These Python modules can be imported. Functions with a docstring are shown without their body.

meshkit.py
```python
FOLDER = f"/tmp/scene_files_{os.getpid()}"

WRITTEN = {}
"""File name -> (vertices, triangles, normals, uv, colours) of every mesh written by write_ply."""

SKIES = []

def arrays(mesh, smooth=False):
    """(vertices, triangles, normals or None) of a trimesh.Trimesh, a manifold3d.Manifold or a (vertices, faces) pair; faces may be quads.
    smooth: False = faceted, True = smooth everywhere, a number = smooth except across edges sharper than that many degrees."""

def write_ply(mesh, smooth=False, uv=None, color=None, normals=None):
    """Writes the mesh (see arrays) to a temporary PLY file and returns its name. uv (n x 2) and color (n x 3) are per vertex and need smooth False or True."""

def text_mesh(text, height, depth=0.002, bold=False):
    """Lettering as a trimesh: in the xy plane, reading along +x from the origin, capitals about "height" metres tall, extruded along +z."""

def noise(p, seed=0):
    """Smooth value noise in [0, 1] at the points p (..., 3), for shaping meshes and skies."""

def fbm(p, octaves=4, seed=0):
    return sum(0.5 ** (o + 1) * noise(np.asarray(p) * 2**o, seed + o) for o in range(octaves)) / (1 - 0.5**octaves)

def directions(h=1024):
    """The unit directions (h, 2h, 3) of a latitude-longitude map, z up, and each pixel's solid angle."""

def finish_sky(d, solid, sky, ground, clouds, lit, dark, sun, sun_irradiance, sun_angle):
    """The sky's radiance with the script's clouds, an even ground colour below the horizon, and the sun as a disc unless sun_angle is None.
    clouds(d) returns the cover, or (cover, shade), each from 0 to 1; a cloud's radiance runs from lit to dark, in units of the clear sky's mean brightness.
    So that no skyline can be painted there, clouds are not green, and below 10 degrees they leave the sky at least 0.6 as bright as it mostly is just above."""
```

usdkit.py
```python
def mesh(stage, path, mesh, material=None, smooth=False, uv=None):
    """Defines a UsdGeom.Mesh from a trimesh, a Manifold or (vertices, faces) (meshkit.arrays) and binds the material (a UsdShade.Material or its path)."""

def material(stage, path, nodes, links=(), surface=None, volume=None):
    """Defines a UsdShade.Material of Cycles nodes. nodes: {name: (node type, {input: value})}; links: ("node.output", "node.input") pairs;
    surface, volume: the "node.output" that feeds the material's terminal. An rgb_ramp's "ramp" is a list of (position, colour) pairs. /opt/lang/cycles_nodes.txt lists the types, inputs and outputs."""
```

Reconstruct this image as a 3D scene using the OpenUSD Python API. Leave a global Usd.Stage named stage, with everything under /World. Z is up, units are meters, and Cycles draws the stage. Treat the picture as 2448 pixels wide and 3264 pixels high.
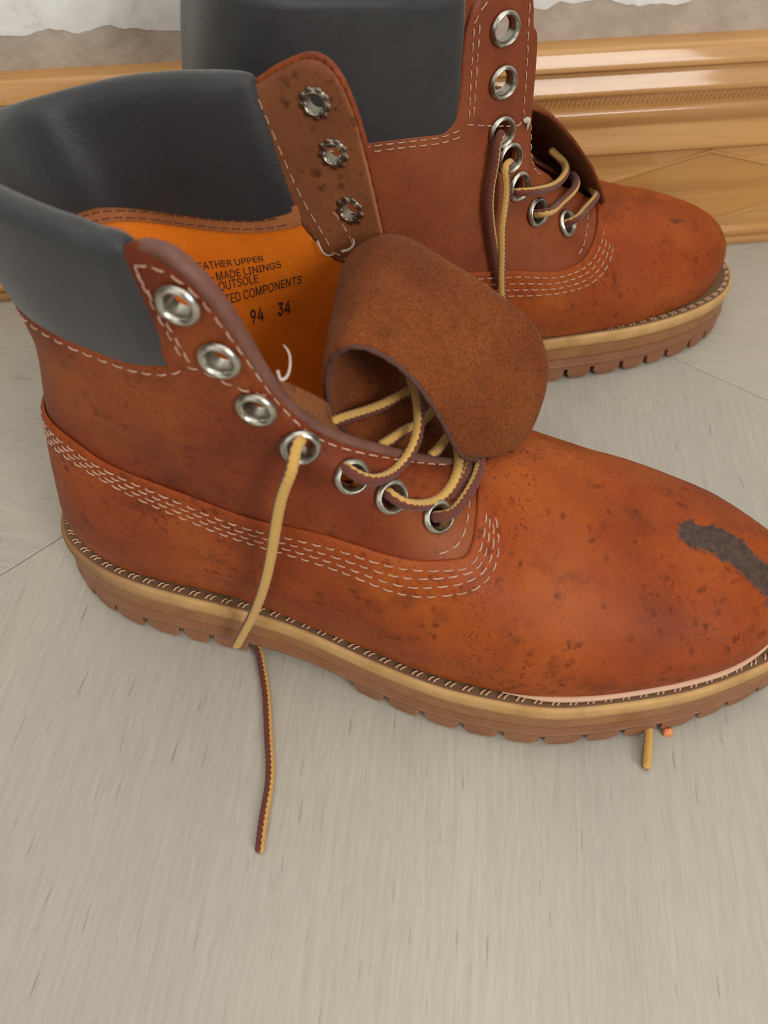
import math, random
import numpy as np
import trimesh, usdkit, meshkit
from pxr import Usd, UsdGeom, UsdLux, UsdShade, Gf, Sdf, Vt
from scipy.interpolate import CubicSpline
from scipy.spatial import Delaunay, cKDTree
from shapely.geometry import Polygon, Point, LineString, MultiPoint, box as sbox
from shapely import contains_xy, prepare
import shapely

stage = Usd.Stage.CreateInMemory()
UsdGeom.Xform.Define(stage, '/World'); UsdGeom.Scope.Define(stage, '/World/Looks')
rng = np.random.default_rng(7); random.seed(7)

# ------------------------------------------------------------------ camera (a phone held above the boots)
cam = UsdGeom.Camera.Define(stage, '/World/camera')
cam.AddTranslateOp().Set(Gf.Vec3d(0, 0, .312)); cam.AddRotateXOp().Set(40.0)
cam.CreateHorizontalApertureAttr(3.716); cam.CreateVerticalApertureAttr(3.716 * 4 / 3); cam.CreateFocalLengthAttr(4.0)
cam.CreateFStopAttr(1.7); cam.CreateFocusDistanceAttr(.335); cam.CreateClippingRangeAttr(Gf.Vec2f(.01, 100)); cam.CreateExposureAttr(0.0)

# ------------------------------------------------------------------ lamps: soft room light from above, a window behind the camera on the right
def area(name, loc, look, size, power, color):
    L = UsdLux.RectLight.Define(stage, '/World/' + name); L.CreateWidthAttr(size[0]); L.CreateHeightAttr(size[1])
    L.CreateIntensityAttr(power); L.CreateColorAttr(Gf.Vec3f(*color))
    m = Gf.Matrix4d().SetLookAt(Gf.Vec3d(*loc), Gf.Vec3d(*look), Gf.Vec3d(0, 0.01, 1)).GetInverse()
    L.AddTransformOp().Set(m)
    L.GetPrim().SetCustomDataByKey('kind', 'structure')
area('ceiling_light', (.25, -.1, 2.3), (.2, .0, 0), (2.6, 2.6), 2.05, (1, .965, .90))
area('window_light', (1.35, -1.75, 1.35), (.1, .3, .05), (.75, 1.1), 16.0, (1, .97, .92))
area('room_fill_light', (-1.3, -1.5, 1.1), (0, .3, .1), (1.8, 1.8), 1.35, (1, .95, .88))

# ------------------------------------------------------------------ helpers
used = {}
def numbered(parent, name):
    k = (str(parent), name); used[k] = used.get(k, -1) + 1
    return name if used[k] == 0 else '%s_%03d' % (name, used[k])
def tag(prim, label=None, cat=None, group=None, kind=None):
    for k, v in (('label', label), ('category', cat), ('group', group), ('kind', kind)):
        if v: prim.SetCustomDataByKey(k, v)
    return prim
def thing(name, loc=(0, 0, 0), rotz=0, **kw):
    x = UsdGeom.Xform.Define(stage, '/World/' + numbered('/World', name))
    x.AddTranslateOp().Set(Gf.Vec3d(*loc)); x.AddRotateZOp().Set(rotz)
    return tag(x.GetPrim(), **kw)
def obj(name, mesh, mat, parent=None, smooth=30, uv=None, **kw):
    base = str(parent.GetPath()) if parent else '/World'
    m = usdkit.mesh(stage, base + '/' + numbered(base, name), mesh, mat, smooth, uv)
    return tag(m.GetPrim(), **kw)
def join(ms): return trimesh.util.concatenate(list(ms))
def spline(pts, n, closed=False):
    p = np.asarray(pts, float); t = np.r_[0, np.cumsum(np.linalg.norm(np.diff(p, axis=0), axis=1) ** .5 + 1e-6)]
    return CubicSpline(t, p, axis=0, bc_type='periodic' if closed else 'natural')(np.linspace(0, t[-1], n))
def resample(p, step):
    d = np.r_[0, np.cumsum(np.linalg.norm(np.diff(p, axis=0), axis=1))]; n = max(2, int(round(d[-1] / step)) + 1)
    s = np.linspace(0, d[-1], n); return np.stack([np.interp(s, d, p[:, k]) for k in range(p.shape[1])], 1), s
def tube(path, r, sides=10, rv=None, ref=None, flat=1.0, caps=True):
    """Swept tube; r a number or per-point array; flat squashes it along the second frame axis. ref = (n,3) or (3,) wanted direction of angle 0."""
    p = np.asarray(path, float); n = len(p); t = np.gradient(p, axis=0); t /= np.maximum(np.linalg.norm(t, axis=1, keepdims=True), 1e-12)
    ref = np.array([0, 0, 1.0]) if ref is None else np.asarray(ref, float)
    if ref.ndim == 1:
        f = ref - (ref @ t[0]) * t[0]
        if np.linalg.norm(f) < .1: f = np.cross(t[0], [1, .3, 0])
        fs = []
        for k in range(n):
            f = f - (f @ t[k]) * t[k]; f = f / np.linalg.norm(f); fs.append(f)
        a = np.array(fs)
    else:
        a = ref - (ref * t).sum(1, keepdims=True) * t; a /= np.maximum(np.linalg.norm(a, axis=1, keepdims=True), 1e-9)
    b = np.cross(t, a); r = np.broadcast_to(np.asarray(r, float), (n,)) if np.ndim(r) < 2 else r
    ang = np.linspace(0, 2 * np.pi, sides, endpoint=False)
    rr = r[:, None] if np.ndim(r) < 2 else r
    v = p[:, None] + (np.cos(ang)[None, :, None] * a[:, None] + flat * np.sin(ang)[None, :, None] * b[:, None]) * (rr[..., None] if np.ndim(rr) == 2 else rr)
    v = v.reshape(-1, 3); i = np.arange(n - 1)[:, None] * sides; j = np.arange(sides)[None]; j2 = (j + 1) % sides
    f = np.concatenate([np.stack([i + j, i + sides + j, i + sides + j2], -1).reshape(-1, 3), np.stack([i + j, i + sides + j2, i + j2], -1).reshape(-1, 3)])
    if caps:
        c0, c1 = len(v), len(v) + 1; v = np.vstack([v, p[:1], p[-1:]]); jj = np.arange(sides); k2 = (jj + 1) % sides; o = (n - 1) * sides
        f = np.vstack([f, np.stack([np.full(sides, c0), jj, k2], 1), np.stack([np.full(sides, c1), o + k2, o + jj], 1)])
    return trimesh.Trimesh(v, f[:, [0, 2, 1]], process=False)
def outward(m):
    if m.volume < 0: m.invert()
    return m
def grid_mesh(P):
    n, k = P.shape[:2]; i = np.arange(n * k).reshape(n, k)
    a, b, c, d = i[:-1, :-1].ravel(), i[1:, :-1].ravel(), i[1:, 1:].ravel(), i[:-1, 1:].ravel()
    return trimesh.Trimesh(P.reshape(-1, 3), np.vstack([np.stack([a, b, c], 1), np.stack([a, c, d], 1)]), process=False)
def thick_grid(P, t):
    """Solid sheet: grid points P (n, k, 3) are its middle; t is a number or an (n, k) array."""
    du = np.gradient(P, axis=0); dv = np.gradient(P, axis=1); N = np.cross(du, dv); N /= np.maximum(np.linalg.norm(N, axis=2, keepdims=True), 1e-12)
    t = np.broadcast_to(np.asarray(t, float), P.shape[:2])[..., None] / 2
    n, k = P.shape[:2]; A, B = (P + N * t).reshape(-1, 3), (P - N * t).reshape(-1, 3); i = np.arange(n * k).reshape(n, k)
    a, b, c, d = i[:-1, :-1].ravel(), i[1:, :-1].ravel(), i[1:, 1:].ravel(), i[:-1, 1:].ravel()
    f1 = np.vstack([np.stack([a, b, c], 1), np.stack([a, c, d], 1)]); f2 = f1[:, ::-1] + n * k
    ring = np.r_[i[:, 0], i[-1, 1:], i[-2::-1, -1], i[0, -2:0:-1]]; r2 = np.roll(ring, -1); o = n * k
    f3 = np.vstack([np.stack([ring, r2 + o, r2], 1), np.stack([ring, ring + o, r2 + o], 1)])
    m = trimesh.Trimesh(np.vstack([A, B]), np.vstack([f1, f2, f3]), process=False)
    return outward(m)

# ------------------------------------------------------------------ materials
NODE = {}
def mat(name, nodes, links, surface='p.BSDF'):
    return usdkit.material(stage, '/World/Looks/' + name, nodes, links, surface=surface)
def plain(name, color, rough=.5, metal=0.0, spec=.5, coat=0.0, bump=None, var=None, sheen=0.0):
    n = {'p': ('principled_bsdf', {'base_color': color, 'roughness': rough, 'metallic': metal, 'specular_ior_level': spec, 'coat_weight': coat, 'coat_roughness': .12, 'sheen_weight': sheen, 'sheen_roughness': .5}), 'tc': ('texture_coordinate', {})}
    l = []
    if var:
        n['vn'] = ('noise_texture', {'scale': var[0], 'detail': 4.0, 'roughness': .6}); n['vr'] = ('rgb_ramp', {'ramp': [(.3, var[1]), (.7, var[2])]})
        l += [('tc.object', 'vn.vector'), ('vn.fac', 'vr.fac'), ('vr.color', 'p.base_color')]
    if bump:
        n['bn'] = ('noise_texture', {'scale': bump[0], 'detail': 3.0}); n['bb'] = ('bump', {'strength': bump[1], 'distance': bump[2]})
        l += [('tc.object', 'bn.vector'), ('bn.fac', 'bb.height'), ('bb.normal', 'p.normal')]
    return mat(name, n, l)
def leather(name, dark, mid, light, speck=.5, rough=.52, wear=None, sheen=0.0, spec=.18, bump=.25, patch=None, offset=(0, 0, 0), grain=.22, pcol=((.045, .034, .030), (.080, .062, .054))):
    """Nubuck leather: broad clouds of tone, dark specks and smudges, fine grain. patch = list of (a, b, radius): rubbed-off grey places along segments."""
    n = {'tc': ('texture_coordinate', {}), 'mp': ('mapping', {'location': offset}),
         'n1': ('noise_texture', {'scale': 22.0, 'detail': 5.0, 'roughness': .55}), 'r1': ('rgb_ramp', {'ramp': [(.28, dark), (.47, mid), (.70, light)]}),
         'n2': ('noise_texture', {'scale': 60.0, 'detail': 4.0, 'roughness': .65}), 'r2': ('rgb_ramp', {'ramp': [(.55, (0, 0, 0)), (.72, (1, 1, 1))]}),
         'vo': ('voronoi_texture', {'scale': 190.0, 'randomness': 1.0}), 'rv': ('rgb_ramp', {'ramp': [(.10, (1, 1, 1)), (.40, (0, 0, 0))]}),
         'n3': ('noise_texture', {'scale': 75.0, 'detail': 2.0}), 'r3': ('rgb_ramp', {'ramp': [(.45, (0, 0, 0)), (.60, (1, 1, 1))]}),
         'mu': ('math', {'math_type': 'multiply'}), 'ms': ('math', {'math_type': 'multiply', 'value2': speck}), 'vo2': ('voronoi_texture', {'scale': 430.0}), 'rv2': ('rgb_ramp', {'ramp': [(.12, (1, 1, 1)), (.34, (0, 0, 0))]}), 'n4': ('noise_texture', {'scale': 34.0, 'detail': 3.0}), 'r4': ('rgb_ramp', {'ramp': [(.42, (0, 0, 0)), (.60, (1, 1, 1))]}), 'mu2': ('math', {'math_type': 'multiply'}), 'mx': ('math', {'math_type': 'maximum'}),
         'm1': ('mix', {'color2': tuple(.42 * x for x in dark)}), 'md': ('math', {'math_type': 'multiply', 'value2': .75 * speck}),
         'm2': ('mix', {'color2': (dark[0] * .45, dark[1] * .5, dark[2] * .8)}),
         'nf': ('noise_texture', {'scale': 1500.0, 'detail': 2.0}), 'nw': ('noise_texture', {'scale': 210.0, 'detail': 4.0}), 'ad': ('math', {'math_type': 'add'}),
         'bb': ('bump', {'strength': bump, 'distance': .0006}),
         'p': ('principled_bsdf', {'roughness': rough, 'specular_ior_level': spec, 'sheen_weight': sheen, 'sheen_roughness': .45, 'sheen_tint': (1, .75, .5)})}
    n['wn'] = ('noise_texture', {'scale': 260.0, 'detail': 3.0}); n['ws'] = ('vector_math', {'math_type': 'multiply_add', 'vector2': (.0062,) * 3, 'vector3': (-.0031,) * 3}); n['wa'] = ('vector_math', {'math_type': 'add'})
    l = [('tc.object', 'mp.vector')] + [('mp.vector', k + '.vector') for k in ('n1', 'n2', 'n3', 'n4', 'nf', 'nw', 'wn')]
    l += [('wn.color', 'ws.vector1'), ('mp.vector', 'wa.vector1'), ('ws.vector', 'wa.vector2'), ('wa.vector', 'vo.vector'), ('wa.vector', 'vo2.vector')]
    l += [('n1.fac', 'r1.fac'), ('n2.fac', 'r2.fac'), ('vo.distance', 'rv.fac'), ('n3.fac', 'r3.fac'), ('rv.color', 'mu.value1'), ('r3.color', 'mu.value2'), ('vo2.distance', 'rv2.fac'), ('n4.fac', 'r4.fac'), ('rv2.color', 'mu2.value1'), ('r4.color', 'mu2.value2'), ('mu.value', 'mx.value1'), ('mu2.value', 'mx.value2'), ('mx.value', 'ms.value1'),
          ('r2.color', 'md.value1'), ('md.value', 'm2.fac'), ('r1.color', 'm2.color1'), ('m2.color', 'm1.color1'), ('ms.value', 'm1.fac'),
          ('nf.fac', 'ad.value1'), ('nw.fac', 'ad.value2'), ('ad.value', 'bb.height'), ('bb.normal', 'p.normal')]
    out = 'm1.color'
    if patch:
        n['pn'] = ('noise_texture', {'scale': 140.0, 'detail': 3.0}); n['pn2'] = ('noise_texture', {'scale': 420.0, 'detail': 3.0})
        n['pq'] = ('math', {'math_type': 'multiply_add', 'value2': .006, 'value3': -.003}); n['pq2'] = ('math', {'math_type': 'multiply_add', 'value2': .005})
        l += [('tc.object', 'pn.vector'), ('tc.object', 'pn2.vector'), ('pn.fac', 'pq.value1'), ('pn2.fac', 'pq2.value1'), ('pq.value', 'pq2.value3')]
        last = None
        for k, (a, b, r) in enumerate(patch):
            a, b = np.array(a), np.array(b); ab = b - a; s = str(k)
            n['pa' + s] = ('vector_math', {'math_type': 'subtract', 'vector2': tuple(a)}); n['pd' + s] = ('vector_math', {'math_type': 'dot_product', 'vector2': tuple(ab / (ab @ ab))})
            n['pc' + s] = ('clamp', {'min': 0.0, 'max': 1.0}); n['pe' + s] = ('vector_math', {'math_type': 'scale', 'vector1': tuple(ab)})
            n['pf' + s] = ('vector_math', {'math_type': 'distance'}); n['pg' + s] = ('math', {'math_type': 'subtract', 'value2': r})
            l += [('tc.object', 'pa%s.vector1' % s), ('pa%s.vector' % s, 'pd%s.vector1' % s), ('pd%s.value' % s, 'pc%s.value' % s), ('pc%s.result' % s, 'pe%s.scale' % s),
                  ('pa%s.vector' % s, 'pf%s.vector1' % s), ('pe%s.vector' % s, 'pf%s.vector2' % s), ('pf%s.value' % s, 'pg%s.value1' % s)]
            if last:
                n['pm' + s] = ('math', {'math_type': 'minimum'}); l += [(last, 'pm%s.value1' % s), ('pg%s.value' % s, 'pm%s.value2' % s)]; last = 'pm%s.value' % s
            else: last = 'pg%s.value' % s
        n['ps'] = ('math', {'math_type': 'add'}); n['pr'] = ('map_range', {'from_min': .0010, 'from_max': -.0012, 'to_min': 0.0, 'to_max': .93, 'clamp': True})
        n['pc'] = ('rgb_ramp', {'ramp': [(.35, pcol[0]), (.65, pcol[1])]}); n['mp2'] = ('mix', {})
        l += [(last, 'ps.value1'), ('pq2.value', 'ps.value2'), ('ps.value', 'pr.value'), ('pr.result', 'mp2.fac'), (out, 'mp2.color1'), ('pn2.fac', 'pc.fac'), ('pc.color', 'mp2.color2')]
        out = 'mp2.color'
    n['gn'] = ('noise_texture', {'scale': 1250.0, 'detail': 2.0}); n['gr'] = ('rgb_ramp', {'ramp': [(.32, (.45, .42, .40)), (.66, (1.18, 1.18, 1.18))]}); n['gm'] = ('mix', {'mix_type': 'multiply', 'fac': grain})
    l += [('mp.vector', 'gn.vector'), ('gn.fac', 'gr.fac'), (out, 'gm.color1'), ('gr.color', 'gm.color2'), ('gm.color', 'p.base_color')]
    return mat(name, n, l)

# ------------------------------------------------------------------ setting: floor, wall, skirting board
def floor_mat(name, ang, streak, seed):
    """Pale limed wood: long grain along ang (degrees), short dark pores when streak is high."""
    n = {'tc': ('texture_coordinate', {}), 'ro': ('vector_rotate', {'rotate_type': 'z_axis', 'angle': math.radians(-ang), 'center': (0, 0, 0), 'axis': (0, 0, 1)}),
         'ma': ('mapping', {'scale': (20, 380, 20), 'location': (seed, seed * .7, 0)}), 'mb': ('mapping', {'scale': (70, 760, 70), 'location': (seed * 2, 0, 0)}),
         'mc': ('mapping', {'scale': (2.2, 9, 2.2), 'location': (seed, 0, 0)}), 'mv': ('mapping', {'scale': (48, 560, 1), 'location': (seed, .3, 0)}),
         'na': ('noise_texture', {'scale': 1.0, 'detail': 4.0, 'roughness': .6, 'distortion': .4}), 'nb': ('noise_texture', {'scale': 1.0, 'detail': 3.0}),
         'nc': ('noise_texture', {'scale': 1.0, 'detail': 4.0}), 'nv': ('noise_texture', {'scale': 1.0, 'detail': 2.0, 'roughness': .5}),
         'ra': ('rgb_ramp', {'ramp': [(.25, (.425, .398, .338)), (.5, (.458, .430, .370)), (.75, (.492, .463, .402))]}),
         'rb': ('rgb_ramp', {'ramp': [(.30, (.86, .85, .84)), (.62, (1, 1, 1))]}), 'rc': ('rgb_ramp', {'ramp': [(.30, (.86, .86, .86)), (.72, (1.05, 1.04, 1.02))]}),
         'rv': ('rgb_ramp', {'ramp': [(.24, (.60, .58, .54)), (.35, (1, 1, 1))]}),
         'x1': ('mix', {'mix_type': 'multiply', 'fac': .55}), 'x2': ('mix', {'mix_type': 'multiply', 'fac': 1.0}), 'x3': ('mix', {'mix_type': 'multiply', 'fac': streak}),
         'bb': ('bump', {'strength': .25, 'distance': .0004}), 'p': ('principled_bsdf', {'roughness': .5, 'specular_ior_level': .35})}
    l = [('tc.object', 'ro.vector')] + [('ro.vector', k + '.vector') for k in ('ma', 'mb', 'mc', 'mv')] + [('ma.vector', 'na.vector'), ('mb.vector', 'nb.vector'), ('mc.vector', 'nc.vector'), ('mv.vector', 'nv.vector'),
         ('na.fac', 'ra.fac'), ('nb.fac', 'rb.fac'), ('nc.fac', 'rc.fac'), ('nv.fac', 'rv.fac'), ('ra.color', 'x1.color1'), ('rb.color', 'x1.color2'), ('x1.color', 'x2.color1'), ('rc.color', 'x2.color2'),
         ('x2.color', 'x3.color1'), ('rv.color', 'x3.color2'), ('x3.color', 'p.base_color'), ('nb.fac', 'bb.height'), ('bb.normal', 'p.normal')]
    return mat(name, n, l)
fm = [floor_mat('pale_floor_front', 84, .8, 1.3), floor_mat('pale_floor_left', -13, .8, 4.1), floor_mat('pale_floor_right', -6, .25, 7.7)]
fl = thing('floor', label='pale limed wood-pattern floor laid in mitred panels', kind='structure')
cx, cy, G = .0658, .4646, .00025      # the mitred panels meet at a point under the skirting board; joints run at 45 degrees
da, db = np.array([.771, -.637]), np.array([-.711, -.703])
pc = np.array([cx, cy]); far = 2.4
def slab(poly, name, m):
    p = Polygon(poly).buffer(-G, join_style='mitre'); q = p.buffer(-.0004, join_style='mitre')
    a, b = np.array(p.exterior.coords)[:-1], np.array(q.exterior.coords)[:-1]; k = len(a)
    v = np.vstack([np.c_[a, np.full(k, -.01)], np.c_[a, np.full(k, -.0004)], np.c_[b, np.zeros(k)]]); f = []
    for r in (0, 1):
        for i in range(k): j = (i + 1) % k; f += [[r * k + i, r * k + j, (r + 1) * k + j], [r * k + i, (r + 1) * k + j, (r + 1) * k + i]]
    for i in range(1, k - 1): f.append([2 * k, 2 * k + i, 2 * k + i + 1]); f.append([0, i + 1, i])
    t = trimesh.Trimesh(v, f, process=False)
    obj(name, outward(t), m, fl, smooth=False)
slab([pc, pc + db * far, pc + da * far], 'floor_panel', fm[0])
slab([pc, (cx - far, cy + .6), pc + db * far], 'floor_panel', fm[1])
slab([pc, pc + da * far, (cx + far, cy + .6)], 'floor_panel', fm[2])
slab([pc, (cx + far, cy + .6), (cx - far, cy + .6)], 'floor_panel', fm[0])
obj('joint_filler', trimesh.creation.box(extents=(4.4, 3.2, .004), transform=trimesh.transformations.translation_matrix((cx, -.55, -.0125))), plain('joint_grey', (.36, .335, .28), .8), fl, smooth=False)

W0 = np.array([-.2407, .4346, 0]); WT = np.array([.9910, .1341, 0]); WN = np.array([.1341, -.9910, 0])      # wall line and the direction it faces
def wp(s, d, z): return W0 + WT * s + WN * d + np.array([0, 0, z])
wood = {'tc': ('texture_coordinate', {}), 'ro': ('vector_rotate', {'rotate_type': 'z_axis', 'angle': math.radians(-7.7), 'axis': (0, 0, 1)}),
        'ma': ('mapping', {'scale': (6, 30, 130)}), 'na': ('noise_texture', {'scale': 1.0, 'detail': 4.0, 'roughness': .6, 'distortion': .6}),
        'mb': ('mapping', {'scale': (3, 3, 26)}), 'nb': ('noise_texture', {'scale': 1.0, 'detail': 3.0}),
        'rb': ('rgb_ramp', {'ramp': [(.3, (.82, .80, .76)), (.7, (1.0, 1.0, 1.0))]}), 'x': ('mix', {'mix_type': 'multiply', 'fac': 1.0}),
        'p': ('principled_bsdf', {'roughness': .38, 'specular_ior_level': .25, 'coat_weight': .5, 'coat_roughness': .08})}
def wood_mat(name, a, b, c):
    n = dict(wood); n['ra'] = ('rgb_ramp', {'ramp': [(.3, a), (.5, b), (.7, c)]})
    return mat(name, n, [('tc.object', 'ro.vector'), ('ro.vector', 'ma.vector'), ('ro.vector', 'mb.vector'), ('ma.vector', 'na.vector'), ('mb.vector', 'nb.vector'), ('na.fac', 'ra.fac'), ('nb.fac', 'rb.fac'),
                         ('ra.color', 'x.color1'), ('rb.color', 'x.color2'), ('x.color', 'p.base_color')])
honey = wood_mat('honey_wood', (.49, .235, .075), (.57, .30, .10), (.65, .37, .14))
honey_dark = wood_mat('honey_wood_inlay', (.45, .20, .052), (.52, .25, .07), (.58, .30, .092))
groove = plain('wood_groove', (.30, .165, .07), .4)
sk = thing('skirting_board', label='glossy honey coloured wooden skirting board with moulded bands and diamond relief', kind='structure')
prof = [(-.012, .1300), (-.0012, .1300), (.0002, .1293), (.0016, .1270), (.0034, .1232), (.0044, .1208), (.0044, .1195), (.0036, .1186), (.0014, .1180), (.0012, .1164), (.0016, .1150), (.0030, .1118), (.0046, .1084), (.0050, .1066), (.0044, .1053),
        (.0014, .1044), (.0004, .1038), (.0004, .0972), (.0022, .0962), (.0034, .0945), (.0034, .0915), (.0020, .0885), (.0010, .0864), (.0008, .0852), (.0013, .0840), (.0022, .0805), (.0040, .0760), (.0048, .0732), (.0046, .0712), (.0034, .0700), (.0004, .0692), (0, .0685),
        (0, .0140), (.0012, .0132), (.0030, .0118), (.0030, .0092), (.0014, .0074), (.0006, .0066), (.0024, .0056), (.0026, .0034), (.0016, .0012), (.0012, .0002), (-.012, .0002)]
sec = np.array(prof); S0, S1 = -.9, 1.5
dense = []
for i in range(len(sec) - 1):
    dense.append(sec[i])
dense.append(sec[-1]); dense = np.array(dense)
ss = np.linspace(S0, S1, 25); Pg = np.array([[wp(s, d, z) for d, z in dense] for s in ss])
body = grid_mesh(Pg)
n0 = np.cross(Pg[1, 5] - Pg[0, 5], Pg[0, 6] - Pg[0, 5])
if n0 @ WN < 0: body.invert()
obj('moulded_board', body, honey, sk, smooth=38)
bead = trimesh.creation.icosphere(1, 1.0); bs = []
for k in range(330):
    s = .02 + k * .0029; m = bead.copy(); m.vertices *= (.0011, .0008, .0031)
    m.apply_transform(trimesh.transformations.rotation_matrix(.45, (0, 1, 0))); m.apply_transform(trimesh.transformations.rotation_matrix(math.radians(7.7), (0, 0, 1)))
    m.apply_translation(wp(s, .0003, .1006)); bs.append(m)
obj('rope_moulding', join(bs), honey, sk, smooth=True, kind='stuff')
def bar(a, b, w, h):     # thin raised fillet on the board's flat panel from a to b (s, z)
    a, b = np.array(a), np.array(b); t = (b - a) / np.linalg.norm(b - a); q = np.array([-t[1], t[0]]) * w / 2
    pts = []
    for p in (a, b):
        for off, d in ((-1, -.0005), (-.6, h), (.6, h), (1, -.0005)): e = p + q * off; pts.append(wp(e[0], d, e[1]))
    return trimesh.convex.convex_hull(np.array(pts))
for c in (.242, .444, .646):
    R = [(c, .0765), (c + .0985, .0412), (c, .0130 + .002), (c - .0985, .0412)]; R[0] = (c, .0672)
    inl = [wp(c + (x - c) * .93, d, .0412 + (z - .0412) * .93) for x, z in R for d in (-.0004, .0007)]
    obj('diamond_inlay', trimesh.convex.convex_hull(np.array(inl)), honey_dark, sk, smooth=False)
    for k in range(4):
        obj('diamond_fillet', bar(R[k], R[(k + 1) % 4], .0022, .0012), honey, sk, smooth=False)
# wall: bare plaster strip above the board, painted white higher up with a ragged lower edge
plaster = plain('bare_plaster', (.40, .345, .285), .9, spec=.2, bump=(140, .5, .002), var=(45, (.40, .335, .270), (.54, .465, .385)))
wl = thing('wall', label='plaster wall, white mottled paint ending in a ragged edge over bare grey brown plaster', kind='structure')
pl = join([trimesh.Trimesh([wp(S0, -.0118, 0), wp(S1, -.0118, 0), wp(S1, -.0118, 1.1), wp(S0, -.0118, 1.1), wp(S0, -.10, 0), wp(S1, -.10, 0), wp(S1, -.10, 1.1), wp(S0, -.10, 1.1)],
      [[0, 1, 2], [0, 2, 3], [5, 4, 7], [5, 7, 6], [4, 0, 3], [4, 3, 7], [1, 5, 6], [1, 6, 2], [3, 2, 6], [3, 6, 7], [4, 5, 1], [4, 1, 0]], process=False)])
obj('plaster', pl, plaster, wl, smooth=False)
xs = np.linspace(S0 + .01, S1 - .01, 700); low = .1475 + .0008 * np.sin(xs * 9 + 1) + .006 * (meshkit.fbm(np.c_[xs * 130, xs * 0, xs * 0 + 3], 4) - .5) + .005 * (meshkit.fbm(np.c_[xs * 14, xs * 0, xs * 0 + 9], 2) - .5)
rows = []
for d, dz in ((-.0119, 0), (-.0116, .0001), (-.0115, .0004)): rows.append([wp(x, d, z + dz) for x, z in zip(xs, low)])
rows.append([wp(x, -.0115, .34) for x in xs]); rows.append([wp(x, -.0115, 1.09) for x in xs]); rows.append([wp(x, -.0119, 1.09) for x in xs])
pg = grid_mesh(np.array(rows).transpose(1, 0, 2)); 
if (pg.face_normals[len(pg.faces) // 2] @ WN) < 0: pg.invert()
paint = mat('mottled_white_paint', {'tc': ('texture_coordinate', {}), 'n1': ('noise_texture', {'scale': 26.0, 'detail': 6.0, 'roughness': .65, 'distortion': 1.2}), 'r1': ('rgb_ramp', {'ramp': [(.30, (.50, .49, .47)), (.43, (.72, .72, .69)), (.62, (.82, .83, .80))]}),
     'n2': ('noise_texture', {'scale': 70.0, 'detail': 3.0}), 'bb': ('bump', {'strength': .3, 'distance': .002}), 'p': ('principled_bsdf', {'roughness': .75, 'specular_ior_level': .3})},
     [('tc.object', 'n1.vector'), ('n1.fac', 'r1.fac'), ('r1.color', 'p.base_color'), ('tc.object', 'n2.vector'), ('n2.fac', 'bb.height'), ('bb.normal', 'p.normal')])
obj('white_paint', pg, paint, wl, smooth=30)

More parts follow.
